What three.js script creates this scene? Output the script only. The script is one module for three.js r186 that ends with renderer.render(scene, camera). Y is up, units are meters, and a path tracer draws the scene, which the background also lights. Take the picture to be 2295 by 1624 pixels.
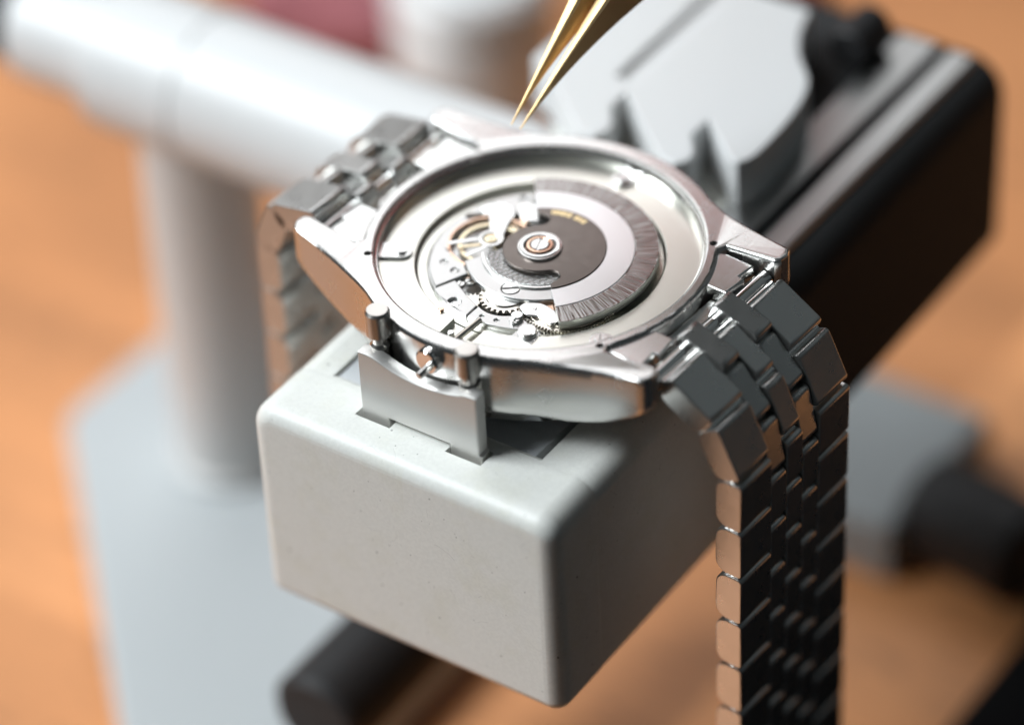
import * as THREE from 'three';
import { mergeGeometries, mergeVertices, toCreasedNormals } from 'three/addons/utils/BufferGeometryUtils.js';
import { RectAreaLightUniformsLib } from 'three/addons/lights/RectAreaLightUniformsLib.js';
import { Brush, Evaluator, SUBTRACTION } from 'three-bvh-csg';

// ------------------------------------------------------------------ camera, light, exposure
// All measures below are written in millimetres and turned into metres when a mesh is made.
// Origin: centre of the watch movement; +y up, +z the crown side, +x the bracelet end.
const MM = 0.001;
const scene = new THREE.Scene();
scene.background = new THREE.Color().setRGB(0.025, 0.029, 0.031);   // the dim room around the bench
const camera = new THREE.PerspectiveCamera(2 * Math.atan(812 / 8500) * 180 / Math.PI, 1024 / 724, 0.01, 10);
const camPos = new THREE.Vector3(182.6156, 240.9381, 254.9624).multiplyScalar(MM);
const camDir = new THREE.Vector3(0.45849, 0.63190, 0.62489);
camera.position.copy(camPos);
camera.up.set(-0.32686, 0.77377, -0.54263);
camera.lookAt(camPos.clone().sub(camDir));
camera.focus = 0.3890;
camera.userData.fStop = 6.6;
const renderer = new THREE.WebGLRenderer({ antialias: true });
renderer.setSize(1024, 724);
renderer.toneMapping = THREE.LinearToneMapping;
renderer.toneMappingExposure = 1.0;
renderer.shadowMap.enabled = true;
RectAreaLightUniformsLib.init();

// two windows of the workshop: place, width, height (mm), point they face, radiance
const WINDOWS = [
  { at: [-760, 950, 560], w: 700, h: 700, to: [0, -40, -20], glow: 16.4, tint: [0.94, 1.0, 1.035], label: 'tall white framed window beside the bench lighting the jaw front' },
  { at: [-470, 560, -420], w: 640, h: 520, to: [0, -20, 0], glow: 1.7, tint: [0.98, 1.0, 1.02], label: 'white framed window behind the bench mirrored in the movement ring' },
];
for (const d of WINDOWS) {
  const l = new THREE.RectAreaLight(new THREE.Color().setRGB(...d.tint), d.glow, d.w * MM, d.h * MM);
  l.position.set(...d.at).multiplyScalar(MM);
  l.lookAt(new THREE.Vector3(...d.to).multiplyScalar(MM));
  l.castShadow = true;
  d.light = l;
  scene.add(l);
}

// ------------------------------------------------------------------ helpers
function rng(seed) { let s = seed >>> 0; return () => { s = (s + 0x6D2B79F5) >>> 0; let t = s; t = Math.imul(t ^ (t >>> 15), t | 1); t ^= t + Math.imul(t ^ (t >>> 7), t | 61); return ((t ^ (t >>> 14)) >>> 0) / 4294967296; }; }
const used = new Map();
function numbered(n) { const k = used.get(n) ?? 0; used.set(n, k + 1); return k ? `${n}_${String(k).padStart(3, '0')}` : n; }
const things = [];
function thing(name, label, category, base = [0, 0, 0], group, kind) {
  const o = new THREE.Group(); o.name = numbered(name);
  o.position.set(...base).multiplyScalar(MM);
  o.userData = { label, category };
  if (group) o.userData.group = group;
  if (kind) o.userData.kind = kind;
  o.base = base; scene.add(o); return o;
}
// a part of a thing; geometry in scene millimetres
function part(parent, name, geo, mat, label) {
  const b = baseOf(parent);
  geo.translate(-b[0], -b[1], -b[2]); geo.scale(MM, MM, MM);
  const m = new THREE.Mesh(geo, mat); m.name = name; m.castShadow = m.receiveShadow = true; m.base = b;
  if (label) m.userData.label = label;
  parent.add(m); return m;
}
function baseOf(o) { return o.base ?? [0, 0, 0]; }
function holder(parent, name, label) { const g = new THREE.Group(); g.name = name; g.base = baseOf(parent); if (label) g.userData.label = label; parent.add(g); return g; }
// a shared piece placed by matrix (position in mm)
function piece(parent, name, geo, mat, pos, rot) {
  const b = baseOf(parent), m = new THREE.Mesh(geo, mat); m.name = name; m.castShadow = m.receiveShadow = true;
  m.position.set(pos[0] - b[0], pos[1] - b[1], pos[2] - b[2]).multiplyScalar(MM);
  if (rot) m.rotation.set(...rot);
  parent.add(m); return m;
}
function shared(geo) { geo.scale(MM, MM, MM); return geo; }

const D2 = Math.PI / 180;
function arc(cx, cz, r, a0, a1, n = 24) { const p = []; for (let i = 0; i <= n; i++) { const a = (a0 + (a1 - a0) * i / n) * D2; p.push([cx + r * Math.cos(a), cz + r * Math.sin(a)]); } return p; }
function shapeOf(pts, holes = []) {
  const s = new THREE.Shape(pts.map(([x, z]) => new THREE.Vector2(x, -z)));
  for (const h of holes) s.holes.push(new THREE.Path(h.map(([x, z]) => new THREE.Vector2(x, -z))));
  return s;
}
// box-projected uv, one unit per millimetre
function boxUV(g) {
  if (g.index) g = g.toNonIndexed();
  const p = g.attributes.position, uv = new Float32Array(p.count * 2), a = new THREE.Vector3(), b = new THREE.Vector3(), c = new THREE.Vector3(), n = new THREE.Vector3();
  for (let i = 0; i < p.count; i += 3) {
    a.fromBufferAttribute(p, i); b.fromBufferAttribute(p, i + 1); c.fromBufferAttribute(p, i + 2);
    n.copy(b).sub(a).cross(c.clone().sub(a));
    const x = Math.abs(n.x), y = Math.abs(n.y), z = Math.abs(n.z);
    [a, b, c].forEach((v, k) => {
      const q = y >= x && y >= z ? [v.x, v.z] : x >= z ? [v.z, v.y] : [v.x, v.y];
      uv[(i + k) * 2] = q[0]; uv[(i + k) * 2 + 1] = q[1];
    });
  }
  g.setAttribute('uv', new THREE.BufferAttribute(uv, 2));
  return g;
}
function crease(g, angle = 0.6, flat = 0.9999) {   // smooth over small angles, but keep the flat faces flat
  g = toCreasedNormals(g, angle);
  const p = g.attributes.position, q = g.attributes.normal, a = new THREE.Vector3(), b = new THREE.Vector3(), c = new THREE.Vector3();
  for (let i = 0; i < p.count; i += 3) {
    a.fromBufferAttribute(p, i); b.fromBufferAttribute(p, i + 1).sub(a); c.fromBufferAttribute(p, i + 2).sub(a); b.cross(c).normalize();
    if (Math.max(Math.abs(b.x), Math.abs(b.y), Math.abs(b.z)) > flat) for (let k = 0; k < 3; k++) q.setXYZ(i + k, b.x, b.y, b.z);
  }
  return g;
}
// flat plate between heights y0 and y1 from an outline in (x, z)
function slab(pts, y0, y1, bevel = 0.06, holes = [], seg = 2, cr = 0.6) {
  const bv = Math.min(bevel, (y1 - y0) * 0.45);
  let g = new THREE.ExtrudeGeometry(shapeOf(pts, holes), { depth: y1 - y0 - 2 * bv, bevelEnabled: bv > 0, bevelThickness: bv, bevelSize: bv, bevelOffset: -bv, bevelSegments: seg, steps: 1, curveSegments: 8 });
  g.rotateX(-Math.PI / 2); g.translate(0, y0 + bv, 0);
  g = boxUV(g); return crease(g, cr);
}
function disc(x, z, r, y0, y1, bevel = 0.06, n = 40, ri = 0) {
  return slab(arc(x, z, r, 0, 360 - 360 / n, n - 1), y0, y1, bevel, ri ? [arc(x, z, ri, 360 - 360 / n, 0, n - 1)] : [], 2);
}
function lathe(prof, n = 96, x = 0, z = 0, cr = 0.5) {
  let g = new THREE.LatheGeometry(prof.map(([r, y]) => new THREE.Vector2(r, y)), n);
  g = crease(g.toNonIndexed(), cr); g.translate(x, 0, z); return g;
}
function box(x0, x1, y0, y1, z0, z1, bevel = 0.2) {
  return slab([[x0, z0], [x1, z0], [x1, z1], [x0, z1]].reverse(), y0, y1, bevel, [], 2, 0.5);
}
function rod(a, b, r, n = 24, r2 = r) {
  const A = new THREE.Vector3(...a), B = new THREE.Vector3(...b), L = A.distanceTo(B), bv = Math.min(r, r2) * 0.14;
  let g = new THREE.LatheGeometry([[0, 0], [r - bv, 0], [r, bv], [r2, L - bv], [r2 - bv, L], [0, L]].map(p => new THREE.Vector2(...p)), n);
  g = crease(g.toNonIndexed(), 0.6);
  g.applyQuaternion(new THREE.Quaternion().setFromUnitVectors(new THREE.Vector3(0, 1, 0), B.clone().sub(A).normalize()));
  g.translate(...a); return g;
}
function merged(list) {
  return mergeGeometries(list.map(g => { const h = g.index ? g.toNonIndexed() : g; for (const k of Object.keys(h.attributes)) if (!['position', 'normal', 'uv'].includes(k)) h.deleteAttribute(k); return h; }));
}
function smooth(pts, n = 24, closed = false) {
  const c = new THREE.CatmullRomCurve3(pts.map(([x, z]) => new THREE.Vector3(x, 0, z)), closed);
  return c.getPoints(n).map(v => [v.x, v.z]);
}
function gearPts(cx, cz, r, n, depth, a0 = 0) {
  const p = []; const st = 360 / n;
  for (let i = 0; i < n; i++) for (const [f, k] of [[0, 0], [0.12, 0], [0.3, 1], [0.55, 1], [0.73, 0]]) { const a = (a0 + st * (i + f)) * D2, q = r - depth * (1 - k); p.push([cx + q * Math.cos(a), cz + q * Math.sin(a)]); }
  return p;
}
function screwGeo(x, z, r, y, slot = 0.4, h = 0.35) {
  const w = r * 0.15, n = 18, half = [], a0 = Math.asin(w / r);
  for (let i = 0; i <= n; i++) { const a = a0 + (Math.PI - 2 * a0) * i / n; half.push([r * Math.cos(a), r * Math.sin(a)]); }
  const rot = (pts, t) => pts.map(([u, v]) => [x + u * Math.cos(t) - v * Math.sin(t), z + u * Math.sin(t) + v * Math.cos(t)]);
  return merged([slab(rot(half, slot), y - 0.14, y, 0.05), slab(rot(half, slot + Math.PI), y - 0.14, y, 0.05), disc(x, z, r * 0.99, y - h, y - 0.13, 0.02, 32)]);
}

function cutBoxes(g, boxes, rods = []) {   // real recesses: boxes and upright drill holes taken out of a closed shape
  const ev = new Evaluator(); ev.attributes = ['position', 'normal', 'uv']; ev.useGroups = false;
  let b = new Brush(g); b.updateMatrixWorld();
  const take = q => { const t = new Brush(q); t.updateMatrixWorld(); b = ev.evaluate(b, t, SUBTRACTION); };
  for (const [x0, x1, y0, y1, z0, z1] of boxes) take(new THREE.BoxGeometry(x1 - x0, y1 - y0, z1 - z0).translate((x0 + x1) / 2, (y0 + y1) / 2, (z0 + z1) / 2));
  for (const [x, z, r, y0, y1] of rods) take(new THREE.CylinderGeometry(r, r, y1 - y0, 20).translate(x, (y0 + y1) / 2, z));
  const o = b.geometry.clone(); return crease(boxUV(o.index ? o.toNonIndexed() : o), 0.5, 0.985);
}

// ------------------------------------------------------------------ textures (what surfaces are made of)
function tex(n, fn, color = false, m = n) {
  const d = new Uint8Array(n * m * 4);
  for (let j = 0; j < m; j++) for (let i = 0; i < n; i++) { const v = fn(i, j), k = (j * n + i) * 4; d[k] = v[0]; d[k + 1] = v[1]; d[k + 2] = v[2]; d[k + 3] = 255; }
  const t = new THREE.DataTexture(d, n, m); t.wrapS = t.wrapT = THREE.RepeatWrapping; t.magFilter = THREE.LinearFilter; t.minFilter = THREE.LinearFilter;
  if (color) t.colorSpace = THREE.SRGBColorSpace; t.needsUpdate = true; return t;
}
function noiseGrid(seed, n) { const r = rng(seed), a = new Float32Array(n * n); for (let i = 0; i < a.length; i++) a[i] = r(); return (x, y) => { const xi = Math.floor(x), yi = Math.floor(y), fx = x - xi, fy = y - yi, s = t => t * t * (3 - 2 * t), w = k => ((k % n) + n) % n; const q = (i, j) => a[w(j) * n + w(i)]; const u = s(fx), v = s(fy); return (q(xi, yi) * (1 - u) + q(xi + 1, yi) * u) * (1 - v) + (q(xi, yi + 1) * (1 - u) + q(xi + 1, yi + 1) * u) * v; }; }
const gray = v => { const g = Math.max(0, Math.min(255, v)); return [g, g, g]; };
// streaks that run along v (so the grooves lie along the second texture axis)
function streakTex(seed, n = 512, m = 64) {
  const r = rng(seed), line = new Float32Array(n), f = noiseGrid(seed + 1, 64), g = noiseGrid(seed + 2, 128);
  for (let i = 0; i < n; i++) line[i] = r();
  return tex(n, (i, j) => gray(255 * (0.42 * line[i] + 0.26 * f(i / 8, j / m * 2) + 0.32 * g(i / 4, j / m * 6))), false, m);
}
const streak = streakTex(11), streak2 = streakTex(29, 1024, 32);
const weightTex = (() => {   // coarse radial brushing: one value per angle, hardly changing along the stroke
  const n = 2048, f = [0, 1, 2, 3, 4].map(k => noiseGrid(600 + k, 256)), sc = [1.1, 2.5, 7, 19, 60], am = [0.3, 0.26, 0.2, 0.14, 0.1];
  return tex(n, (i, j) => { let v = 0; for (let k = 0; k < 5; k++) v += am[k] * f[k](i / sc[k], j * 0.07 + k * 31); return gray(255 * v); }, false, 16);
})();
const fineNoise = (() => { const r = rng(5); return tex(256, () => gray(255 * r())); })();
const blotch = (() => { const a = noiseGrid(71, 64), b = noiseGrid(72, 64); return tex(256, (i, j) => gray(255 * (0.6 * a(i / 16, j / 16) + 0.4 * b(i / 4, j / 4)))); })();
const smudge = (() => { const a = noiseGrid(81, 64), b = noiseGrid(82, 64); return tex(256, (i, j) => gray(255 * (0.80 + 0.15 * a(i / 22, j / 22) + 0.05 * b(i / 4, j / 4)))); })();
const scratchTex = (() => {   // thin random scratches on a light ground
  const n = 512, d = new Float32Array(n * n).fill(0.5), r = rng(913);
  for (let k = 0; k < 210; k++) { let x = r() * n, y = r() * n, a = r() * 6.3, L = 15 + r() * 130, v = (r() - 0.5) * 0.9; for (let s = 0; s < L; s++) { x += Math.cos(a); y += Math.sin(a); a += (r() - 0.5) * 0.02; const q = (((y | 0) % n + n) % n) * n + (((x | 0) % n + n) % n); d[q] = 0.5 + v; } }
  return tex(n, (i, j) => gray(255 * d[j * n + i]));
})();
const perlageTex = (() => {   // overlapping engine-turned spots
  const n = 256, k = 4, d = new Float32Array(n * n);
  for (let row = 0; row < 5; row++) for (let c = 0; c < 5; c++) {
    const cx = (c + (row % 2) * 0.5) * n / k, cy = row * n / k, R = n / k * 0.72;
    for (let y = -R | 0; y < R; y++) for (let x = -R | 0; x < R; x++) { const q = Math.hypot(x, y); if (q > R) continue; const X = ((cx + x | 0) % n + n) % n, Y = ((cy + y | 0) % n + n) % n; d[Y * n + X] = 0.5 + 0.3 * Math.sin(q * 1.3) - 0.2 * q / R; }
  }
  return tex(n, (i, j) => gray(255 * d[j * n + i]));
})();
const plasticTex = (() => {   // off-white plastic with handling stains and specks
  const n = 1024, a = noiseGrid(301, 64), b = noiseGrid(302, 64), c = noiseGrid(303, 256), r = rng(304);
  const sp = new Float32Array(n * n), st = new Float32Array(n * n);
  for (let k = 0; k < 150; k++) { const x = r() * n, y = r() * n, R = 0.8 + r() * r() * 3.4, v = 0.1 + 0.35 * r(); for (let j = -5; j <= 5; j++) for (let i = -5; i <= 5; i++) if (Math.hypot(i * (1 + r() * 0.2), j) < R) sp[((y + j | 0) + n) % n * n + ((x + i | 0) + n) % n] = v; }
  for (let k = 0; k < 60; k++) { let x = r() * n, y = r() * n, ang = r() * 6.28; const L = 8 + r() * 60, v = 0.05 + r() * 0.12; for (let s = 0; s < L; s++) { x += Math.cos(ang); y += Math.sin(ang); ang += (r() - 0.5) * 0.3; const q = ((y | 0) % n + n) % n * n + ((x | 0) % n + n) % n; sp[q] = Math.max(sp[q], v); } }
  return tex(n, (i, j) => {
    const u = i / n, v = j / n, s = sp[j * n + i];
    const blot = Math.max(0, a(u * 12, v * 12) * 0.6 + b(u * 37, v * 37) * 0.4 - 0.52), grain = c(u * 200, v * 200) - 0.5;
    const k = (1 - s) * (1 + grain * 0.035);
    return [223 * k - blot * 9, 224 * k - blot * 10, 219 * k - blot * 18].map(q => Math.max(0, Math.min(255, q)));
  }, true);
})();
const woodTex = (() => {   // warm orange wood: long grain, pores, uneven stain
  const n = 1024, a = noiseGrid(401, 64), b = noiseGrid(402, 128), c = noiseGrid(403, 256);
  return tex(n, (i, j) => {
    const u = i / n, v = j / n;
    const band = a(u * 5, v * 22 + a(u * 3 + 9, v * 3) * 2.5), fine = b(u * 16, v * 110), pore = c(u * 60, v * 240);
    const patch = a(u * 4 + 20, v * 4 + 11);
    const k = 0.86 + 0.12 * band + 0.06 * fine - (pore > 0.84 ? 0.12 : 0) + 0.30 * (patch - 0.5);
    return [218 * k, 149 * k * (0.99 + 0.05 * (patch - 0.5)), 96 * k * (0.97 + 0.12 * (patch - 0.5))].map(q => Math.max(0, Math.min(255, q)));
  }, true);
})();
function rep(t, u, v = u) { const c = t.clone(); c.repeat.set(u, v); c.needsUpdate = true; return c; }

// ------------------------------------------------------------------ materials
const metal = (r, g, b, rough, more = {}) => new THREE.MeshPhysicalMaterial({ color: new THREE.Color().setRGB(r, g, b), metalness: 1, roughness: rough, ...more });
const M = {
  polished: metal(0.74, 0.735, 0.72, 0.09, { bumpMap: rep(scratchTex, 1 / 9), bumpScale: 0.0000012 }),
  satin: metal(0.70, 0.70, 0.685, 0.26, { bumpMap: rep(streak, 1 / 7, 1 / 20), bumpScale: 0.000004 }),
  caseSteel: metal(0.66, 0.655, 0.64, 0.29, { bumpMap: rep(streak, 1 / 7, 1 / 20), bumpScale: 0.000003, roughnessMap: rep(smudge, 1 / 19) }),
  linkSatin: metal(0.62, 0.62, 0.605, 0.33, { bumpMap: rep(streak, 1 / 6, 1 / 16), bumpScale: 0.0000015, roughnessMap: rep(smudge, 1 / 17) }),
  ring: metal(0.86, 0.86, 0.79, 0.34, { bumpMap: rep(fineNoise, 1 / 4), bumpScale: 0.0000025 }),
  nickel: metal(0.62, 0.62, 0.61, 0.33, { bumpMap: rep(streak, 1 / 4, 1 / 12), bumpScale: 0.000003 }),
  perlage: metal(0.78, 0.78, 0.77, 0.22, { bumpMap: rep(perlageTex, 1 / 2.6), bumpScale: 0.00002 }),
  bright: metal(0.74, 0.735, 0.72, 0.25),
  teeth: metal(0.66, 0.62, 0.56, 0.2),
  rose: metal(0.82, 0.56, 0.42, 0.25),
  gilt: metal(0.80, 0.69, 0.50, 0.26),
  giltMark: metal(0.95, 0.78, 0.45, 0.35),
  rotorPlate: metal(0.165, 0.143, 0.13, 0.34, { bumpMap: rep(scratchTex, 1 / 8), bumpScale: 0.0000025, roughnessMap: rep(smudge, 1 / 9) }),
  rotorBand: metal(0.76, 0.755, 0.76, 0.30, { bumpMap: rep(fineNoise, 1 / 4), bumpScale: 0.000003 }),
  rotorWeight: metal(0.31, 0.295, 0.285, 0.22, { bumpMap: weightTex, bumpScale: 0.000075, anisotropy: 0.6, anisotropyRotation: 0 }),
  sheet: metal(0.78, 0.77, 0.75, 0.55, { bumpMap: rep(blotch, 1 / 8), bumpScale: 0.00001 }),
  pin: metal(0.55, 0.53, 0.50, 0.28),
  insert: metal(0.60, 0.63, 0.65, 0.4, { metalness: 0.2, bumpMap: rep(streak, 1 / 9, 1 / 22), bumpScale: 0.000005 }),
  brass: metal(0.86, 0.62, 0.33, 0.46, { bumpMap: rep(fineNoise, 1 / 2), bumpScale: 0.000004 }),
  rail: metal(0.42, 0.425, 0.42, 0.3),
  white: new THREE.MeshPhysicalMaterial({ map: rep(plasticTex, 1 / 46), roughness: 0.42, bumpMap: rep(fineNoise, 1 / 6), bumpScale: 0.000004 }),
  whitePaint: new THREE.MeshPhysicalMaterial({ color: new THREE.Color().setRGB(0.70, 0.71, 0.71), roughness: 0.35, bumpMap: rep(blotch, 1 / 30), bumpScale: 0.00001 }),
  greyPaint: new THREE.MeshPhysicalMaterial({ color: new THREE.Color().setRGB(0.485, 0.515, 0.525), roughness: 0.45, bumpMap: rep(blotch, 1 / 30), bumpScale: 0.00001 }),
  clampGrey: new THREE.MeshPhysicalMaterial({ color: new THREE.Color().setRGB(0.27, 0.29, 0.295), roughness: 0.5 }),
  postGrey: new THREE.MeshPhysicalMaterial({ color: new THREE.Color().setRGB(0.66, 0.65, 0.635), roughness: 0.4, metalness: 0.1 }),
  beam: new THREE.MeshPhysicalMaterial({ color: new THREE.Color().setRGB(0.022, 0.023, 0.024), roughness: 0.75, bumpMap: rep(fineNoise, 1 / 6), bumpScale: 0.000004 }),
  black: new THREE.MeshPhysicalMaterial({ color: new THREE.Color().setRGB(0.014, 0.014, 0.015), roughness: 0.6, bumpMap: rep(fineNoise, 1 / 5), bumpScale: 0.00002 }),
  wall: new THREE.MeshPhysicalMaterial({ color: new THREE.Color().setRGB(0.125, 0.145, 0.15), roughness: 0.9 }),
  rubber: new THREE.MeshPhysicalMaterial({ color: new THREE.Color().setRGB(0.009, 0.009, 0.01), roughness: 0.95, specularIntensity: 0.3, bumpMap: rep(fineNoise, 1 / 5), bumpScale: 0.00004 }),
  wood: new THREE.MeshPhysicalMaterial({ map: rep(woodTex, 1 / 260), roughness: 0.5 }),
  mauve: new THREE.MeshPhysicalMaterial({ color: new THREE.Color().setRGB(0.36, 0.13, 0.15), roughness: 0.9, sheen: 0.4 }),
  red: new THREE.MeshPhysicalMaterial({ color: new THREE.Color().setRGB(0.52, 0.08, 0.06), roughness: 0.9, sheen: 0.4 }),
  frame: new THREE.MeshPhysicalMaterial({ color: new THREE.Color().setRGB(0.7, 0.7, 0.68), roughness: 0.5 }),
};

// ------------------------------------------------------------------ the setting: table, windows
{
  const g = slab([[-900, -1100], [260, -1100], [260, 120], [-900, 120]].reverse(), -120, -90, 1.5);
  const t = new THREE.Mesh(g.scale(MM, MM, MM), M.wood); t.name = 'table_top'; t.receiveShadow = t.castShadow = true;
  t.userData = { kind: 'structure', label: 'orange brown wooden bench top under the stand', category: 'table' };
  scene.add(t);
}
{
  // far wall of the workshop, out of the picture: the sloping bracelet links mirror it
  const g = new THREE.BoxGeometry(900, 760, 30); g.scale(MM, MM, MM);
  const w = new THREE.Mesh(g, M.wall); w.name = 'workshop_wall'; w.castShadow = w.receiveShadow = true;
  w.position.set(430, 560, -660).multiplyScalar(MM); w.lookAt(0, 0.3, 0);
  w.userData = { kind: 'structure', label: 'grey green painted workshop wall beyond the bench', category: 'wall' };
  scene.add(w);
}
{
  const t = thing('rubber_mat', 'black rubber mat lying on the bench beside the hanging bracelet', 'mat', [150, -90, -30]);
  part(t, 'mat_sheet', slab([[29, -64], [62, -115], [256, -115], [256, 117], [29, 117]].reverse(), -89.99, -88.2, 0.4, [], 2), M.rubber);
}
for (const d of WINDOWS) {
  const w = thing('window', d.label, 'window', [0, 0, 0]);
  w.position.set(...d.at).multiplyScalar(MM); w.quaternion.copy(d.light.quaternion);
  // local: the light shines along -z, so the pane lies behind it at +z
  const bar = (x0, x1, y0, y1) => { const g = new THREE.BoxGeometry(x1 - x0, y1 - y0, 36); g.translate((x0 + x1) / 2, (y0 + y1) / 2, 0); g.scale(MM, MM, MM); const m = new THREE.Mesh(g, M.frame); m.name = 'window_frame'; m.castShadow = m.receiveShadow = true; w.add(m); };
  const W = d.w / 2, H = d.h / 2;
  bar(-W - 30, -W, -H - 30, H + 30); bar(W, W + 30, -H - 30, H + 30); bar(-W, W, H, H + 30); bar(-W, W, -H - 30, -H); bar(-14, 14, -H, H);
  for (const s of [-1, 1]) {
    const g = new THREE.PlaneGeometry(W - 14, 2 * H); g.translate(s * (W + 14) / 2, 0, 4); g.rotateY(0); g.scale(MM, MM, MM);
    const pm = new THREE.MeshStandardMaterial({ color: 0x111111, emissive: new THREE.Color().setRGB(...d.tint), emissiveIntensity: 0.6, side: THREE.DoubleSide });
    const m = new THREE.Mesh(g, pm); m.name = 'window_pane'; w.add(m);
  }
}

// ------------------------------------------------------------------ the case holder on its stand
const vise = thing('case_holder', 'white plastic watch case holder with steel pins on a grey stand', 'watch holder', [-20, -90, -20]);
{
  const R = (x0, x1, y0, y1, r) => { const s = new THREE.Shape(); s.moveTo(x0 + r[0], y0); s.lineTo(x1 - r[1], y0); s.absarc(x1 - r[1], y0 + r[1], r[1], -Math.PI / 2, 0); s.lineTo(x1, y1 - r[2]); s.absarc(x1 - r[2], y1 - r[2], r[2], 0, Math.PI / 2); s.lineTo(x0 + r[3], y1); s.absarc(x0 + r[3], y1 - r[3], r[3], Math.PI / 2, Math.PI); s.lineTo(x0, y0 + r[0]); s.absarc(x0 + r[0], y0 + r[0], r[0], Math.PI, 1.5 * Math.PI); return s; };
  const bar = (sh, z0, z1, bv, seg = 6) => { const g = new THREE.ExtrudeGeometry(sh, { depth: z1 - z0 - 2 * bv, bevelThickness: bv, bevelSize: bv, bevelOffset: -bv, bevelSegments: seg, curveSegments: 10, steps: 1 }); g.translate(0, 0, z0 + bv); return g; };
  const cut = cutBoxes;
  const yT = -10.3, yB = -36.9, xL = -19.8, xR = 18.5;
  // front cap, its back bevel hidden in the body
  part(vise, 'jaw_cap', cut(bar(R(xL, xR, yB, yT, [1.8, 1.8, 2.6, 3.2]), 16.6, 26.2, 2.0, 8), [[-8.9, -4.5, -14, -9, 19.5, 21.9], [2.5, 6.9, -14, -9, 19.5, 21.9]]), M.white);
  part(vise, 'jaw_body', cut(bar(R(xL + 0.04, xR - 0.04, yB + 0.04, yT - 0.04, [1.8, 1.8, 2.6, 3.2]), -14, 18.9, 0.12, 2), [[-14.6, 11.7, -12.4, -9, -15, 18.05], [10.75, 11.7, -18, -9, -15, 18.05], [-17, 16, -34, -13, 16.4, 20]]), M.white);
  part(vise, 'groove_insert', box(-14.45, 10.6, -12.3, -10.75, -13.8, 17.9, 0.15), M.insert);
  // long rear beam of the holder, its top split by a groove
  part(vise, 'rear_beam', cut(bar(R(xL + 0.5, xR - 0.1, yB + 0.3, yT - 0.3, [1.8, 1.8, 4.6, 4.6]), -69, -14.1, 1.6, 4), [[10.6, 11.3, -13, -9, -72, -10]]), M.beam);
  // rear jaw: raised block with a channel and a pointed wing
  const jaw = [[-24, -34], [-21.5, -33], [-11.5, -24.6], [-9.6, -24.5], [-8.7, -26], [-8.9, -27.6], [-10.8, -30.2], [-10.9, -33.2], [-1, -24.8], [0.8, -24.7], [1.9, -26], [1.8, -27.6], [-0.2, -30.2], [-0.3, -33.6], [5.5, -28.6], ...smooth([[6.6, -28.4], [7.5, -30.0], [7.6, -36], [6.8, -42.0], [5.4, -45.8], [2.0, -49.6], [-0.2, -53.5], [-1.6, -58]], 30), [-24, -58]].reverse();
  part(vise, 'bed_plate', box(-19.0, 8.0, -10.72, -10.34, -37, -14.2, 0.1), M.white);
  part(vise, 'rear_jaw', cut(slab(jaw, -11.0, -4.0, 0.4, [], 3), [[-13.9, -11.0, -4.9, -1, -66, -35.4]]), M.whitePaint);
  // pin brackets, front and rear
  const bracket = (zf, flip) => {
    const sh = new THREE.Shape(), x0 = -8.4, x1 = 6.3;
    sh.moveTo(x0, -11.6); sh.lineTo(x0 + 3.4, -11.6); sh.lineTo(x0 + 3.4, -9.7); sh.lineTo(x1 - 3.6, -9.7); sh.lineTo(x1 - 3.6, -11.9); sh.lineTo(x1 + 0.3, -11.9); sh.lineTo(x1 + 0.3, -9.9); sh.lineTo(x1, -9.7); sh.lineTo(x1, -2.3);
    sh.quadraticCurveTo(x1 - 1.2, -2.1, x1 - 2.2, -2.7); sh.quadraticCurveTo(-1.2, -4.2, x0 + 3, -2.6); sh.quadraticCurveTo(x0 + 1.4, -1.9, x0, -2.2); sh.lineTo(x0, -11.6);
    let g = new THREE.ExtrudeGeometry(sh, { depth: 1.3, bevelThickness: 0.18, bevelSize: 0.18, bevelOffset: -0.18, bevelSegments: 2, curveSegments: 12 });
    g.translate(0, 0, zf - 0.2);
    if (flip) { g.rotateY(Math.PI); }
    return crease(boxUV(g), 0.5);
  };
  const pinGeo = (x, z, top) => lathe([[0, -10.4], [1.05, -10.4], [1.05, top - 4.6], [0.8, top - 4.2], [0.8, top - 3.4], [1.3, top - 3.1], [1.32, top - 0.35], [1.1, top - 0.05], [0, top]], 32, x, z, 0.5);
  const fb = part(vise, 'pin_bracket', bracket(20.0, false), M.sheet, 'front sheet metal bracket with a wavy top edge');
  part(fb, 'pin', pinGeo(-7.1, 19.05, 2.4), M.pin); part(fb, 'pin', pinGeo(4.2, 19.35, 2.2), M.pin);
  part(vise, 'rail_strip', box(5.2, 10.3, -10.7, -10.1, -67, -16, 0.25), M.rail);
  part(vise, 'rail_strip', box(11.6, 15.2, -11.4, -10.1, -67, -16, 0.5), M.rail);
  part(vise, 'clamp_knob', rod([3.4, -7.6, -57.5], [3.4, -7.6, -64], 2.5, 32), M.black);
  // horizontal tube, collar, post and base plate
  const tb = part(vise, 'arm_tube', rod([-84, -22, -30], [-18.2, -22, -30], 9.5, 72), M.whitePaint);
  part(tb, 'tube_cap', rod([-97, -22, -30], [-83.6, -22, -30], 7.4, 64), M.whitePaint);
  part(tb, 'tube_plug', rod([-106, -22, -30], [-96.8, -22, -30], 6.2, 48), M.black);
  part(tb, 'tube_band', rod([-70.5, -22, -30], [-67.5, -22, -30], 9.75, 72), M.whitePaint);
  part(vise, 'post', rod([-72.6, -83, -30], [-72.6, -27, -30], 7.4, 64), M.postGrey);
  part(vise, 'post_collar', rod([-72.6, -82.2, -30], [-72.6, -79.8, -30], 8.1, 64), M.postGrey);
  part(vise, 'base_plate', slab([[-97, -26], [-95.6, -23], [-52, 19.5], [-28, 44], [-28, -66], [-96, -66]], -90, -82, 1.0, [], 3), M.greyPaint);
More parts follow.
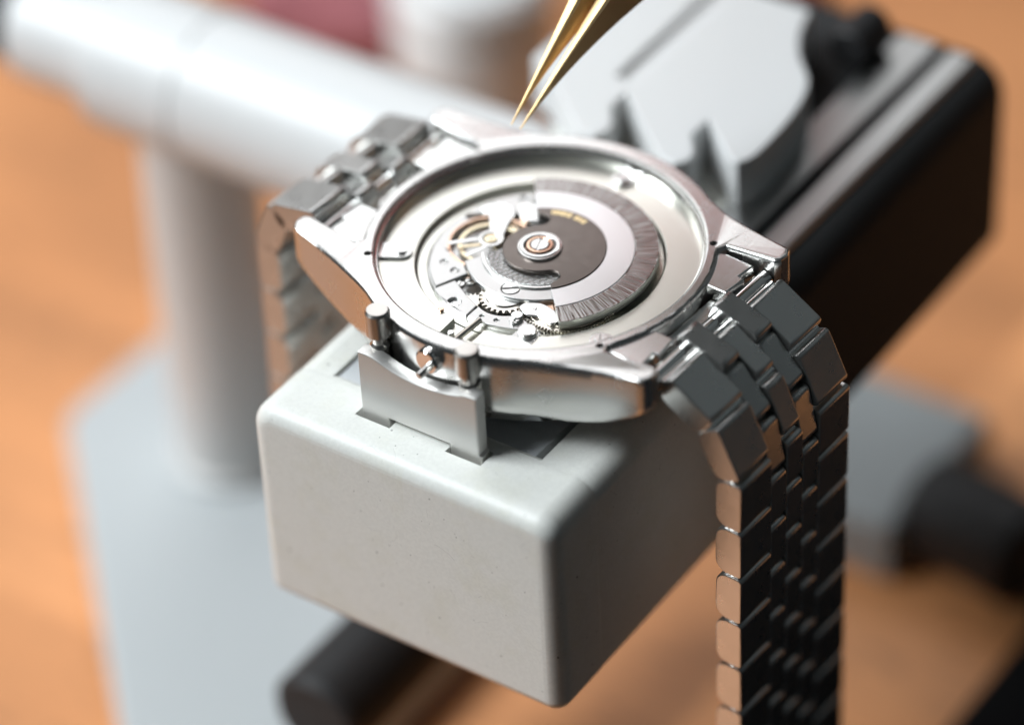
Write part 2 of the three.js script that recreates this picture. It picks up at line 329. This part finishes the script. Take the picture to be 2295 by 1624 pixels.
  part(vise, 'clamp_handle', rod([-22.4, -65, 18], [-22.4, -65, -30], 6.0, 48), M.black);
}
const foot = thing('bench_clamp', 'grey metal block with a black knob lying on the bench top', 'clamp', [0, -90, -75]);
part(foot, 'clamp_body', box(-13, 9, -90, -81, -87, -60, 1.2), M.clampGrey);
part(foot, 'clamp_knob', rod([9, -83, -70], [26, -83, -67], 7.0, 48), M.black);

// ------------------------------------------------------------------ things behind
const cyl = thing('white_canister', 'plain white cylindrical canister standing behind the holder tube', 'canister', [-84, -90, -104]);
part(cyl, 'canister_body', rod([-84, -90, -104], [-84, -57, -104], 11.6, 64), M.whitePaint);
part(cyl, 'canister_lid', rod([-84, -57, -104], [-84, -51, -104], 12.1, 64), M.whitePaint);
function cloth(geoFn) {
  const g0 = new THREE.SphereGeometry(1, 96, 64), p = g0.attributes.position, v = new THREE.Vector3();
  for (let i = 0; i < p.count; i++) { v.fromBufferAttribute(p, i); geoFn(v); p.setXYZ(i, v.x, v.y, v.z); }
  g0.computeVertexNormals(); return g0;
}
{
  const t = thing('polishing_cloth', 'mauve crumpled cloth heaped behind the white tube', 'cloth', [-132, -90, -136]);
  part(t, 'cloth_heap', cloth(v => { const f = 1 + 0.10 * Math.sin(5 * v.x + 3 * v.y) * Math.cos(4 * v.z) + 0.06 * Math.sin(11 * v.z + 7 * v.x); v.set(-123 + v.x * 22 * f, -80 + v.y * 11 * f, -126 + v.z * 15 * f); }), M.mauve);
  const rp_ = thing('red_pad', 'small red cloth pad lying beyond the raised white jaw', 'pad', [-77, -90, -172]);
  part(rp_, 'pad_cloth', cloth(v => { const f = 1 + 0.08 * Math.sin(6 * v.x + 4 * v.z); v.set(-77 + v.x * 10 * f, -86 + v.y * 5 * f, -172 + v.z * 9 * f); }), M.red);
  const s = thing('red_sleeve', 'dark red cloth sleeve of the arm reaching over the bench', 'sleeve', [-40, 30, -130]);
  part(s, 'sleeve_cloth', (() => {
    const g = new THREE.CylinderGeometry(1, 1, 1, 96, 80, false), p = g.attributes.position, v = new THREE.Vector3();
    for (let i = 0; i < p.count; i++) {
      v.fromBufferAttribute(p, i);
      const a = Math.atan2(v.z, v.x), h = v.y + 0.5, f = 1 + 0.05 * Math.sin(h * 34 + 2 * Math.sin(a)) + 0.04 * Math.sin(3 * a + h * 9), r = Math.hypot(v.x, v.z) * (11 + 6 * h) * f, y = 30 + 150 * h, lat = 33 - (y - 57) * 0.12, back = 118 + 20 * h;
      p.setXYZ(i, 0.81 * lat - 0.59 * back + r * Math.cos(a), y, -0.59 * lat - 0.81 * back + r * Math.sin(a));
    }
    g.computeVertexNormals(); return g;
  })(), M.red);
}

// ------------------------------------------------------------------ the tweezers
{
  const Rv = new THREE.Vector3(0.82641, -0.04454, -0.56131), Uv = new THREE.Vector3(-0.32686, 0.77377, -0.54263), Dv = camDir;
  const tipA = [-6.7, 10.5, -5.3], tw = thing('tweezers', 'brass pointed tweezers with two open arms above the watch rim', 'tweezers', tipA);
  const arm = (tip, du, dv, bow) => {
    // du, dv: slope of the arm to the right and up as seen; the blade's edge faces up and left, its flat side right
    const A = Rv.clone().multiplyScalar(du).addScaledVector(Uv, dv).addScaledVector(Dv, 0.10).normalize();
    const P = Rv.clone().multiplyScalar(dv).addScaledVector(Uv, -du).normalize();
    const N = P.clone().multiplyScalar(Math.cos(0.72)).addScaledVector(Dv, Math.sin(0.72)); N.addScaledVector(A, -N.dot(A)).normalize();
    const E = new THREE.Vector3().crossVectors(A, N).normalize(); if (E.dot(Dv) < 0) E.negate();
    const T = new THREE.Vector3(...tip), secs = 40, L = 105, pos = [], uv = [], rings = [];
    for (let i = 0; i <= secs; i++) {
      const s = L * Math.pow(i / secs, 1.5), k = s / 16, t = 0.09 + (s < 24 ? 0.055 * s + 0.0028 * s * s : 2.93), w = 0.12 + (s < 24 ? 0.085 * s + 0.0095 * s * s : 7.51);
      const c = T.clone().addScaledVector(A, s).addScaledVector(P, bow * s * s), ch = Math.min(t, w) * 0.16;
      const q = [[-t / 2, -w / 2 + ch], [-t / 2, w / 2 - ch], [-t / 2 + ch, w / 2], [t / 2 - ch, w / 2], [t / 2, w / 2 - ch], [t / 2, -w / 2 + ch], [t / 2 - ch, -w / 2], [-t / 2 + ch, -w / 2]];
      rings.push(q.map(([a, b]) => c.clone().addScaledVector(N, a).addScaledVector(E, b - w / 2)));
    }
    const tri = (a, b, c) => { for (const v of [a, b, c]) { pos.push(v.x, v.y, v.z); uv.push(v.x, v.y); } };
    for (let i = 0; i < secs; i++) for (let j = 0; j < 8; j++) { const k = (j + 1) % 8, a = rings[i][j], b = rings[i][k], c = rings[i + 1][k], d = rings[i + 1][j]; tri(a, d, c); tri(a, c, b); }
    for (let j = 1; j < 7; j++) { tri(rings[0][0], rings[0][j], rings[0][j + 1]); tri(rings[secs][0], rings[secs][j + 1], rings[secs][j]); }
    const g = new THREE.BufferGeometry(); g.setAttribute('position', new THREE.Float32BufferAttribute(pos, 3)); g.setAttribute('uv', new THREE.Float32BufferAttribute(uv, 2));
    g.computeVertexNormals();
    return boxUV(crease(g, 0.5));
  };
  part(tw, 'tweezer_arm', arm(tipA, 0.45, 0.893, 0.0), M.brass);
  part(tw, 'tweezer_arm', arm([-5.85, 10.0, -5.65], 0.535, 0.845, 0.0), M.brass);
}

// ------------------------------------------------------------------ the wristwatch
const watch = thing('wristwatch', 'steel automatic wristwatch face down with open back and five row bracelet', 'watch', [0, -8, 0]);
const YAW = -0.055;
{
  // --- case with four lugs
  const q = [];
  const bez = (a, b, c, d, n) => { const cv = new THREE.CubicBezierCurve(...[a, b, c, d].map(p => new THREE.Vector2(...p))); return cv.getPoints(n).map(p => [p.x, p.y]); };
  const R0 = 19.4, quad = [
    ...arc(0, 0, 18.65, 0, 31, 10),
    [16.4, 10.4], [22.4, 10.4], [22.95, 10.9], [23.05, 12.0], [22.6, 12.9],
    ...bez([22.0, 13.15], [18.5, 13.9], [14.5, 14.4], [10.0, 16.62], 16),
    ...arc(0, 0, R0, 61, 90, 12),
  ];
  const out = [...quad, ...quad.map(([x, z]) => [-x, z]).reverse().slice(1), ...quad.map(([x, z]) => [-x, -z]).slice(1), ...quad.map(([x, z]) => [x, -z]).reverse().slice(1)];
  out.pop();
  let g = new THREE.ExtrudeGeometry(shapeOf(out, [arc(0, 0, 17.15, 1.1, 358.6, 143).reverse()]), { depth: 6.2, steps: 8, bevelThickness: 0.55, bevelSize: 0.42, bevelOffset: -0.42, bevelSegments: 3 });
  g.rotateX(-Math.PI / 2); g.translate(0, -5.75, 0);
  const p = g.attributes.position;
  for (let i = 0; i < p.count; i++) {
    const x = p.getX(i), y = p.getY(i), z = p.getZ(i), r = Math.hypot(x, z), t = Math.max(0, Math.min(1, (Math.abs(x) - 13) / 10)) * Math.max(0, Math.min(1, (r - 18.6) / 2.5)), f = (y + 6.3) / 7.3;
    const top = 1.0 + 0.9 * t, bot = -6.3 + 3.6 * t * t + 0.4 * t;
    p.setY(i, bot + f * (top - bot));
  }
  g.rotateY(YAW);
  part(watch, 'case_middle', cutBoxes(crease(boxUV(g), 0.5, 0.985), [], [[-14.5, 10.6, 0.42, -1.2, 3], [15.5, -9.3, 0.42, -1.2, 3], [14.6, 10.9, 0.42, -1.2, 3], [-15.2, -10.6, 0.42, -1.2, 3]]), M.caseSteel);
  part(watch, 'bezel', lathe([[16.2, -5.4], [19.0, -5.4], [19.3, -6.2], [18.9, -7.2], [17.2, -8.1], [15.5, -8.2], [15.3, -7.0]], 128), M.polished);
  part(watch, 'crystal', lathe([[0, -8.0], [15.4, -7.9], [15.4, -7.2], [0, -7.2]], 96), M.black);
  // polished sealing lip inside the opening
  part(watch, 'case_lip', lathe([[17.2, -1.3], [16.85, -1.2], [16.85, 0.15], [17.05, 0.5], [17.3, 0.55], [17.3, -1.3]], 160), M.polished);
  // crown tube and stem
  part(watch, 'crown_tube', rod([-0.35, -1.1, 18.6], [-0.45, -1.1, 20.2], 1.45, 32), M.polished);
  part(watch, 'crown_stem', rod([0.3, -1.0, 19.9], [0.0, -1.3, 22.2], 0.42, 20), M.polished);

  // --- casing ring with three clamps
  const ring = holder(watch, 'casing_ring');
  part(ring, 'ring_plate', cutBoxes(slab(arc(0, 0, 16.95, 0.4, 358.6, 179), -2.2, -0.8, 0.1, [arc(0, 0, 13.15, 358.6, 0.4, 179)], 2), [[-1.9, 1.9, -1.5, 1, 12, 15.3], [-1.9, 0.4, -1.35, 1, 15.1, 16.5], [-0.2, 0.6, -1.3, 1, 15, 18]]), M.ring);
  for (const [ang, r0] of [[33, 15.75], [152.2, 14.7], [-89.3, 15.6]]) {
    const a = ang * D2, c = Math.cos(a), s = Math.sin(a), loc = (u, v) => [u * c - v * s, u * s + v * c];
    const tab = [...arc(0, 0, 1, 0, 0, 0).slice(1), [17.0, -1.25], [17.0, 1.25]];
    for (let i = 0; i <= 12; i++) { const b = Math.PI / 2 + Math.PI * i / 12; tab.push([r0 + 1.25 * Math.cos(b), 1.25 * Math.sin(b)]); }
    part(ring, 'case_clamp', slab(tab.map(([u, v]) => loc(u, v)).reverse(), -0.79, -0.48, 0.06), M.bright);
    part(ring, 'clamp_screw', screwGeo(...loc(r0, 0), 0.72, -0.18, a + 0.5), M.bright);
  }
  // winding stem in its slot
  part(ring, 'winding_stem', rod([0.62, -0.72, 12.0], [0.2, -0.72, 16.9], 0.34, 20), M.teeth);
  part(ring, 'stem_post', rod([-0.9, -1.4, 15.1], [-0.9, -0.75, 15.1], 0.36, 20), M.bright);
  part(ring, 'index_pin', rod([-3.75, -0.85, 12.7], [-3.75, -0.5, 12.7], 0.3, 20), M.rose);

  // --- movement
  const mv = holder(watch, 'movement');
  part(mv, 'main_plate', disc(0, 0, 13.0, -2.6, -2.0, 0.1, 120), M.nickel);
  part(mv, 'plate_rim', slab(arc(0, 0, 12.9, 0, 357, 119), -2.0, -1.55, 0.06, [arc(0, 0, 11.9, 357, 0, 119)]), M.ring);
  part(mv, 'plate_rim', slab(arc(0, 0, 11.75, 0, 357, 119), -2.0, -1.35, 0.08, [arc(0, 0, 10.2, 357, 0, 119)]), M.nickel);
  const bridge = (name, pts, y0, y1, m = M.nickel, bv = 0.09, holes = []) => part(mv, name, slab(pts, y0, y1, bv, holes, 3), m);
  // automatic bridge: crescent round the rotor bearing
  bridge('automatic_bridge', [...arc(0, 0, 7.9, 38, 140, 40), ...smooth([[-6.05, 5.08], [-5.1, 3.4], [-4.2, 2.0], [-3.7, 0.6]], 10), ...arc(0, 0, 3.5, 168, 38, 30)], -0.75, -0.28, M.nickel, 0.1, [arc(0.7, 6.5, 0.98, 0, 350, 35).reverse(), arc(-3.1, 3.7, 0.62, 0, 350, 35).reverse()]);
  bridge('perlage_band', [...arc(0, 0, 5.55, 30, 150, 40), ...arc(0, 0, 3.3, 160, 30, 30)], -0.28, -0.12, M.perlage, 0.05);
  bridge('bridge_ridge', [...arc(0, 0, 6.15, 40, 148, 40), ...arc(0, 0, 5.75, 148, 40, 40)], -0.28, -0.08, M.bright, 0.08);
  part(mv, 'screw', screwGeo(0.7, 6.5, 0.93, -0.24, 2.5), M.bright);
  // ratchet and crown wheels below the bridge
  part(mv, 'ratchet_wheel', merged([slab(gearPts(0.56, 7.2, 2.85, 26, 0.42), -1.25, -0.85, 0.03), disc(0.56, 7.2, 1.9, -0.9, -0.78, 0.04)]), M.teeth);
  part(mv, 'wheel_cap', disc(0.4, 7.0, 2.15, -0.85, -0.7, 0.05), M.bright);
  part(mv, 'small_wheel', slab(gearPts(-2.1, 9.2, 1.15, 14, 0.3), -1.5, -1.1, 0.03), M.teeth);
  part(mv, 'rose_wheel', slab(gearPts(5.2, 6.6, 2.0, 30, 0.22), -1.0, -0.72, 0.02), M.rose);
  part(mv, 'barrel_wheel', merged([slab(gearPts(6.3, 4.5, 5.2, 84, 0.28), -1.75, -0.95, 0.03), disc(6.3, 4.5, 4.6, -0.98, -0.86, 0.05, 64)]), M.teeth);
  // barrel bridge on the crown side
  bridge('barrel_bridge', [...arc(0, 0, 11.95, 64, 95, 24), [-1.0, 10.1], ...arc(0.56, 7.2, 3.15, 120, 52, 16), [3.6, 9.2], [4.9, 9.6]], -1.6, -0.95, M.nickel, 0.07, [arc(1.9, 10.9, 0.28, 0, 345, 23).reverse(), arc(0.2, 11.1, 0.24, 0, 345, 23).reverse()]);
  bridge('setting_bridge', [...arc(0, 0, 11.95, 96, 124, 24), [-5.6, 7.6], [-3.2, 9.0], [-1.25, 9.9]], -1.6, -0.98, M.nickel, 0.09, [arc(-3.6, 10.6, 0.72, 0, 350, 35).reverse()]);
  bridge('train_bridge', [...arc(0, 0, 11.6, 126, 166, 24), [-9.3, 3.8], [-7.2, 4.2], [-5.2, 5.9], [-5.9, 7.5]], -1.6, -1.02, M.nickel, 0.07, [arc(-6.6, 6.2, 0.45, 0, 345, 23).reverse(), arc(-8.4, 5.6, 0.4, 0, 345, 23).reverse()]);
  bridge('train_bridge', [...arc(0, 0, 11.4, -168, -128, 24), [-5.4, -6.4], [-7.4, -5.6], [-9.2, -3.6]], -1.6, -0.95, M.nickel, 0.07, [arc(-9.3, -5.1, 0.5, 0, 345, 23).reverse(), arc(-7.2, -7.7, 0.55, 0, 345, 23).reverse()]);
  part(mv, 'screw', screwGeo(-3.6, 10.6, 0.5, -1.28, 0.3), M.bright);
  // click arm with its two studs
  bridge('click_arm', smooth([[3.0, 8.3], [3.3, 7.2], [4.5, 6.7], [6.2, 6.9], [7.6, 7.6], [7.4, 8.9], [5.6, 8.6], [4.2, 9.0]], 48, true).reverse(), -0.82, -0.5, M.bright, 0.08);
  part(mv, 'screw', screwGeo(4.5, 7.75, 0.26, -0.42, 1.0), M.bright);
  part(mv, 'click_stud', rod([3.55, -1.2, 9.6], [3.55, -0.42, 9.6], 0.66, 28), M.bright);
  part(mv, 'screw', screwGeo(3.6, 10.1, 0.6, -0.55, 0.9), M.bright);
  // large case screw near the ring
  part(mv, 'screw_seat', slab([[4.75, 12.5], [4.95, 10.4], [7.2, 10.6], [7.3, 12.6]], -1.4, -0.72, 0.05), M.nickel);
  part(mv, 'screw', merged([screwGeo(6.0, 11.3, 0.92, -0.2, 0.2, 0.4), disc(6.0, 11.3, 1.05, -0.75, -0.5, 0.1)]), M.bright);
  // holes and studs
  for (const [x, z, r] of [[-4.25, 6.75, 0.72], [-4.9, 7.6, 0.55], [-6.6, 6.2, 0.45], [-8.4, 5.6, 0.4], [1.9, 10.9, 0.28], [0.2, 11.1, 0.22], [-9.3, -5.1, 0.5], [-7.2, -7.7, 0.55]]) {
    part(mv, 'screw', screwGeo(x, z, r * 0.78, -1.12, x, 0.45), M.bright);
  }
  // balance: rim, spokes, staff jewel, cock and regulator
  const bc = [-6.0, 0.35];
  part(mv, 'balance_wheel', merged([slab(arc(...bc, 3.55, 0, 354, 59), -1.35, -1.05, 0.05, [arc(...bc, 3.05, 354, 0, 59)]), ...[20, 140, 260].map(a => { const c = Math.cos(a * D2), s = Math.sin(a * D2); return slab([[bc[0] - s * 0.22, bc[1] + c * 0.22], [bc[0] + s * 0.22, bc[1] - c * 0.22], [bc[0] + c * 3.2 + s * 0.22, bc[1] + s * 3.2 - c * 0.22], [bc[0] + c * 3.2 - s * 0.22, bc[1] + s * 3.2 + c * 0.22]].reverse(), -1.3, -1.12, 0.03); })]), M.gilt);
    part(mv, 'well_rim', slab(arc(...bc, 4.62, 70, 290, 60).concat(arc(...bc, 4.32, 290, 70, 60)), -1.7, -0.95, 0.05), M.rose);
  bridge('balance_cock', smooth([[-10.2, -3.6], [-8.6, -3.0], [-7.3, -1.2], [-6.9, 0.6], [-5.6, 1.2], [-4.9, 0.2], [-5.4, -1.2], [-6.0, -3.0], [-6.6, -5.2], [-8.6, -5.6]], 60, true), -0.95, -0.6, M.bright, 0.1);
  part(mv, 'regulator', merged([slab(arc(...bc, 1.35, 0, 350, 35), -0.58, -0.42, 0.05, [arc(...bc, 0.95, 350, 0, 35)]), slab([[-7.3, 0.9], [-7.0, 1.3], [-9.2, 3.4], [-9.6, 3.1]], -0.58, -0.46, 0.03), slab([[-5.9, 1.6], [-5.5, 1.7], [-6.4, 4.2], [-6.8, 4.0]], -0.58, -0.46, 0.03), slab([[-6.9, -0.8], [-6.5, -1.0], [-8.2, -3.2], [-8.5, -3.0]], -0.58, -0.46, 0.03)]), M.bright);
  part(mv, 'balance_jewel', merged([disc(...bc, 0.72, -0.6, -0.4, 0.1, 36)]), M.gilt);
  part(mv, 'jewel', merged([disc(...bc, 0.36, -0.42, -0.36, 0.03, 28)]), M.rose);
  bridge('regulator_bridge', smooth([[-6.9, -6.0], [-5.6, -4.4], [-3.6, -4.4], [-2.6, -5.2], [-3.3, -6.4], [-5.4, -6.9]], 40, true), -0.9, -0.35, M.bright, 0.12);

  // --- rotor
  const ro = holder(watch, 'rotor');
  const plate = [...arc(0, 0, 7.0, -126.7, 46, 80), ...smooth([[4.55, 4.75], [4.3, 4.35], [4.45, 3.75], [4.55, 3.15], [4.2, 2.6], [3.5, 2.45], [2.9, 2.7]], 24), ...arc(0, 0, 3.95, 48, 232, 70)];
  const mir = ([x, z]) => { const r = Math.hypot(x, z), a = Math.atan2(z, x), b = -80 * D2 - a; return [r * Math.cos(b), r * Math.sin(b)]; };
  plate.push(...smooth([[4.55, 4.75], [4.3, 4.35], [4.45, 3.75], [4.55, 3.15], [4.2, 2.6], [3.5, 2.45], [2.9, 2.7]], 24).map(mir).reverse());
  part(ro, 'rotor_plate', slab(plate, 0.12, 0.45, 0.09, [], 3), M.rotorPlate);
  const sector = (r0, r1, y, n = 160) => {   // top faces with uv that turn with the angle
    const pos = [], uv = [], idx = [];
    for (let i = 0; i <= n; i++) for (const [r, v] of [[r0, 0], [r1, 1]]) { const a = (-126.7 + 173.7 * i / n) * D2; pos.push(r * Math.cos(a), y, r * Math.sin(a)); uv.push(i / n * 0.22, v); }
    for (let i = 0; i < n; i++) { const a = i * 2; idx.push(a, a + 2, a + 1, a + 1, a + 2, a + 3); }
    const gg = new THREE.BufferGeometry(); gg.setAttribute('position', new THREE.Float32BufferAttribute(pos, 3)); gg.setAttribute('uv', new THREE.Float32BufferAttribute(uv, 2)); gg.setIndex(idx);
    gg.computeVertexNormals();
    if (gg.attributes.normal.getY(0) < 0) { const ix = gg.index.array; for (let i = 0; i < ix.length; i += 3) { const t = ix[i]; ix[i] = ix[i + 1]; ix[i + 1] = t; } gg.computeVertexNormals(); }
    return gg;
  };
  part(ro, 'rotor_band', slab([...arc(0, 0, 9.95, -126.7, 47, 100), ...arc(0, 0, 6.95, 47, -126.7, 90)], -0.2, 0.34, 0.07, [], 3), M.rotorBand);
  const rw = part(ro, 'rotor_weight', slab([...arc(0, 0, 12.5, -126.7, 47, 120), ...arc(0, 0, 9.9, 47, -126.7, 100)], -0.62, 0.26, 0.05, [], 2), M.ring);
  part(ro, 'weight_face', sector(9.97, 12.44, 0.285), M.rotorWeight, 'radially brushed face of the rotor weight');
  part(ro, 'hub_ring', lathe([[1.62, 0.4], [1.62, 0.78], [1.75, 0.86], [2.05, 0.86], [2.12, 0.74], [2.3, 0.72], [2.38, 0.4]], 80), M.bright);
  part(ro, 'hub_collar', lathe([[1.0, 0.5], [1.02, 0.86], [1.1, 0.92], [1.35, 0.9], [1.42, 0.8], [1.42, 0.5]], 64), M.rose);
  part(ro, 'hub_screw', merged([screwGeo(0, 0, 0.92, 0.95, 1.25, 0.3)]), M.bright);
  // worn gilt lettering along the plate's edge, too soft in the photograph to be read
  const rr = rng(77), marks = [];
  for (let i = 0; i < 11; i++) { if (i === 6) continue; const a = (-111 + i * 3.55) * D2, h = 0.62 + 0.22 * rr(), w = 0.13 + 0.05 * rr(), r = 6.25; const c = Math.cos(a), s = Math.sin(a); const L = (u, v) => [r * c + u * c - v * s, r * s + u * s + v * c]; marks.push(slab([L(-h / 2, -w), L(h / 2, -w), L(h / 2, w), L(-h / 2, w)], 0.45, 0.475, 0.01)); }
  part(ro, 'gilt_lettering', merged(marks), M.giltMark);

  // --- bracelet: five columns of links, second and fourth half a pitch along
  const profile = (L, T, ri, rout) => {   // u along the bracelet, v towards the skin side
    const s = new THREE.Shape(), a = L / 2, b = T / 2;
    s.moveTo(-a + rout, -b); s.lineTo(a - rout, -b); s.quadraticCurveTo(a, -b, a, -b + rout); s.lineTo(a, b - ri); s.bezierCurveTo(a, b - ri * 0.35, a - ri * 0.45, b, a - ri, b); s.lineTo(-a + ri, b); s.bezierCurveTo(-a + ri * 0.45, b, -a, b - ri * 0.35, -a, b - ri); s.lineTo(-a, -b + rout); s.quadraticCurveTo(-a, -b, -a + rout, -b); return s;
  };
  const linkGeo = (w, L, T, ri, ro_) => { const bv = 0.16; let k = new THREE.ExtrudeGeometry(profile(L, T, ri, ro_), { depth: w - 2 * bv, bevelThickness: bv, bevelSize: bv, bevelOffset: -bv, bevelSegments: 2, curveSegments: 7 }); k.translate(0, 0, -w / 2 + bv); return shared(crease(boxUV(k), 0.5)); };
  const outer = linkGeo(5.55, 6.15, 3.2, 0.55, 1.75), inner = linkGeo(2.82, 6.0, 3.05, 0.7, 1.6), pinG = shared((() => { const k = rod([0, 0, -9.7], [0, 0, 9.7], 0.62, 16); return k; })());
  const cols = [[7.15, outer, 0], [2.92, inner, 0.5], [0, inner, 0], [-2.92, inner, 0.5], [-7.15, outer, 0]];
  const jig = rng(4711);
  const strand = (joints, side) => {
    const br = holder(watch, 'bracelet', side > 0 ? 'bracelet strand hanging in front of the holder side' : 'bracelet strand hanging between the post and the holder');
    const cum = [0]; for (let i = 1; i < joints.length; i++) cum.push(cum[i - 1] + Math.hypot(joints[i][0] - joints[i - 1][0], joints[i][1] - joints[i - 1][1]));
    const at = t => { t = Math.max(0, Math.min(joints.length - 1.0001, t)); const i = Math.floor(t), f = t - i; return [joints[i][0] + f * (joints[i + 1][0] - joints[i][0]), joints[i][1] + f * (joints[i + 1][1] - joints[i][1])]; };
    const cy = Math.cos(YAW), sy = Math.sin(YAW);
    const put = (name, geo, mat, x, y, z, ang) => {
      // the right strand turns about z by ang; the left one is the right one turned half round y
      const m = piece(br, name, geo, mat, [0, 0, 0]), b = baseOf(br);
      const X = side * x, Z = side * z;
      m.position.set(X * cy + Z * sy - b[0], y - b[1], -X * sy + Z * cy - b[2]).multiplyScalar(MM);
      m.rotation.set(0, YAW + (side < 0 ? Math.PI : 0), ang + (name === 'bracelet_link' ? (jig() - 0.5) * 0.035 : 0), 'YXZ');
    };
    for (const [z, geo, off] of cols) for (let i = 0; i < joints.length - 1 - (off ? 1 : 0); i++) {
      const a = at(i + off), c = at(i + 1 + off), ang = Math.atan2(c[1] - a[1], c[0] - a[0]);
      const lift = off && i < 2 ? 0.1 : 0;
      put('bracelet_link', geo, M.linkSatin, (a[0] + c[0]) / 2, (a[1] + c[1]) / 2 + lift, z, ang);
    }
    for (let i = 0; i < joints.length - 1; i++) put('link_pin', pinG, M.polished, joints[i][0], joints[i][1], 0, 0);
    // end link between the lugs
    const e = box => shared(box);
    const block = (x0, x1, y0, y1, z0, z1) => { let k = slab([[x0, z0], [x1, z0], [x1, z1], [x0, z1]].reverse(), y0, y1, 0.25, [], 3); return shared(k); };
    for (const s of [-1, 1]) {
      const side_ = slab([[16.2 + (s > 0 ? 0 : 0), s * 9.9], ...arc(0, 0, 18.5, s * 31, s * 14, 8), [20.4, s * 4.5], [20.7, s * 7.4], [20.0, s * 7.6], [20.2, s * 9.9]], -3.4, 0.55, 0.22, [], 3);
      put('end_link', shared(side_), M.satin, 0, 0, 0, 0);
    }
    put('end_link', block(18.6, 20.6, -3.6, -0.9, -4.3, 4.3), M.satin, 0, 0, 0, 0);
    put('spring_bar', shared(rod([21.5, -0.75, -10.2], [21.5, -0.75, 10.2], 0.95, 28)), M.polished, 0, 0, 0, 0);
    for (const zz of [2.92, -2.92]) put('bracelet_link', inner, M.linkSatin, 23.2, -1.0, zz, -0.3);
  };
  const R1 = [[22.7, -0.9], [28.0, -4.1], [30.6, -9.7]]; for (let i = 1; i < 10; i++) R1.push([30.6 - 0.05 * i, -9.7 - 6.35 * i]);
  const L1 = [[22.6, 0.1], [27.7, -0.9], [29.6, -5.6]]; for (let i = 1; i < 6; i++) L1.push([29.6 + 0.06 * i, -5.6 - 6.2 * i]);
  strand(R1, 1); strand(L1, -1);
}
renderer.render(scene, camera);
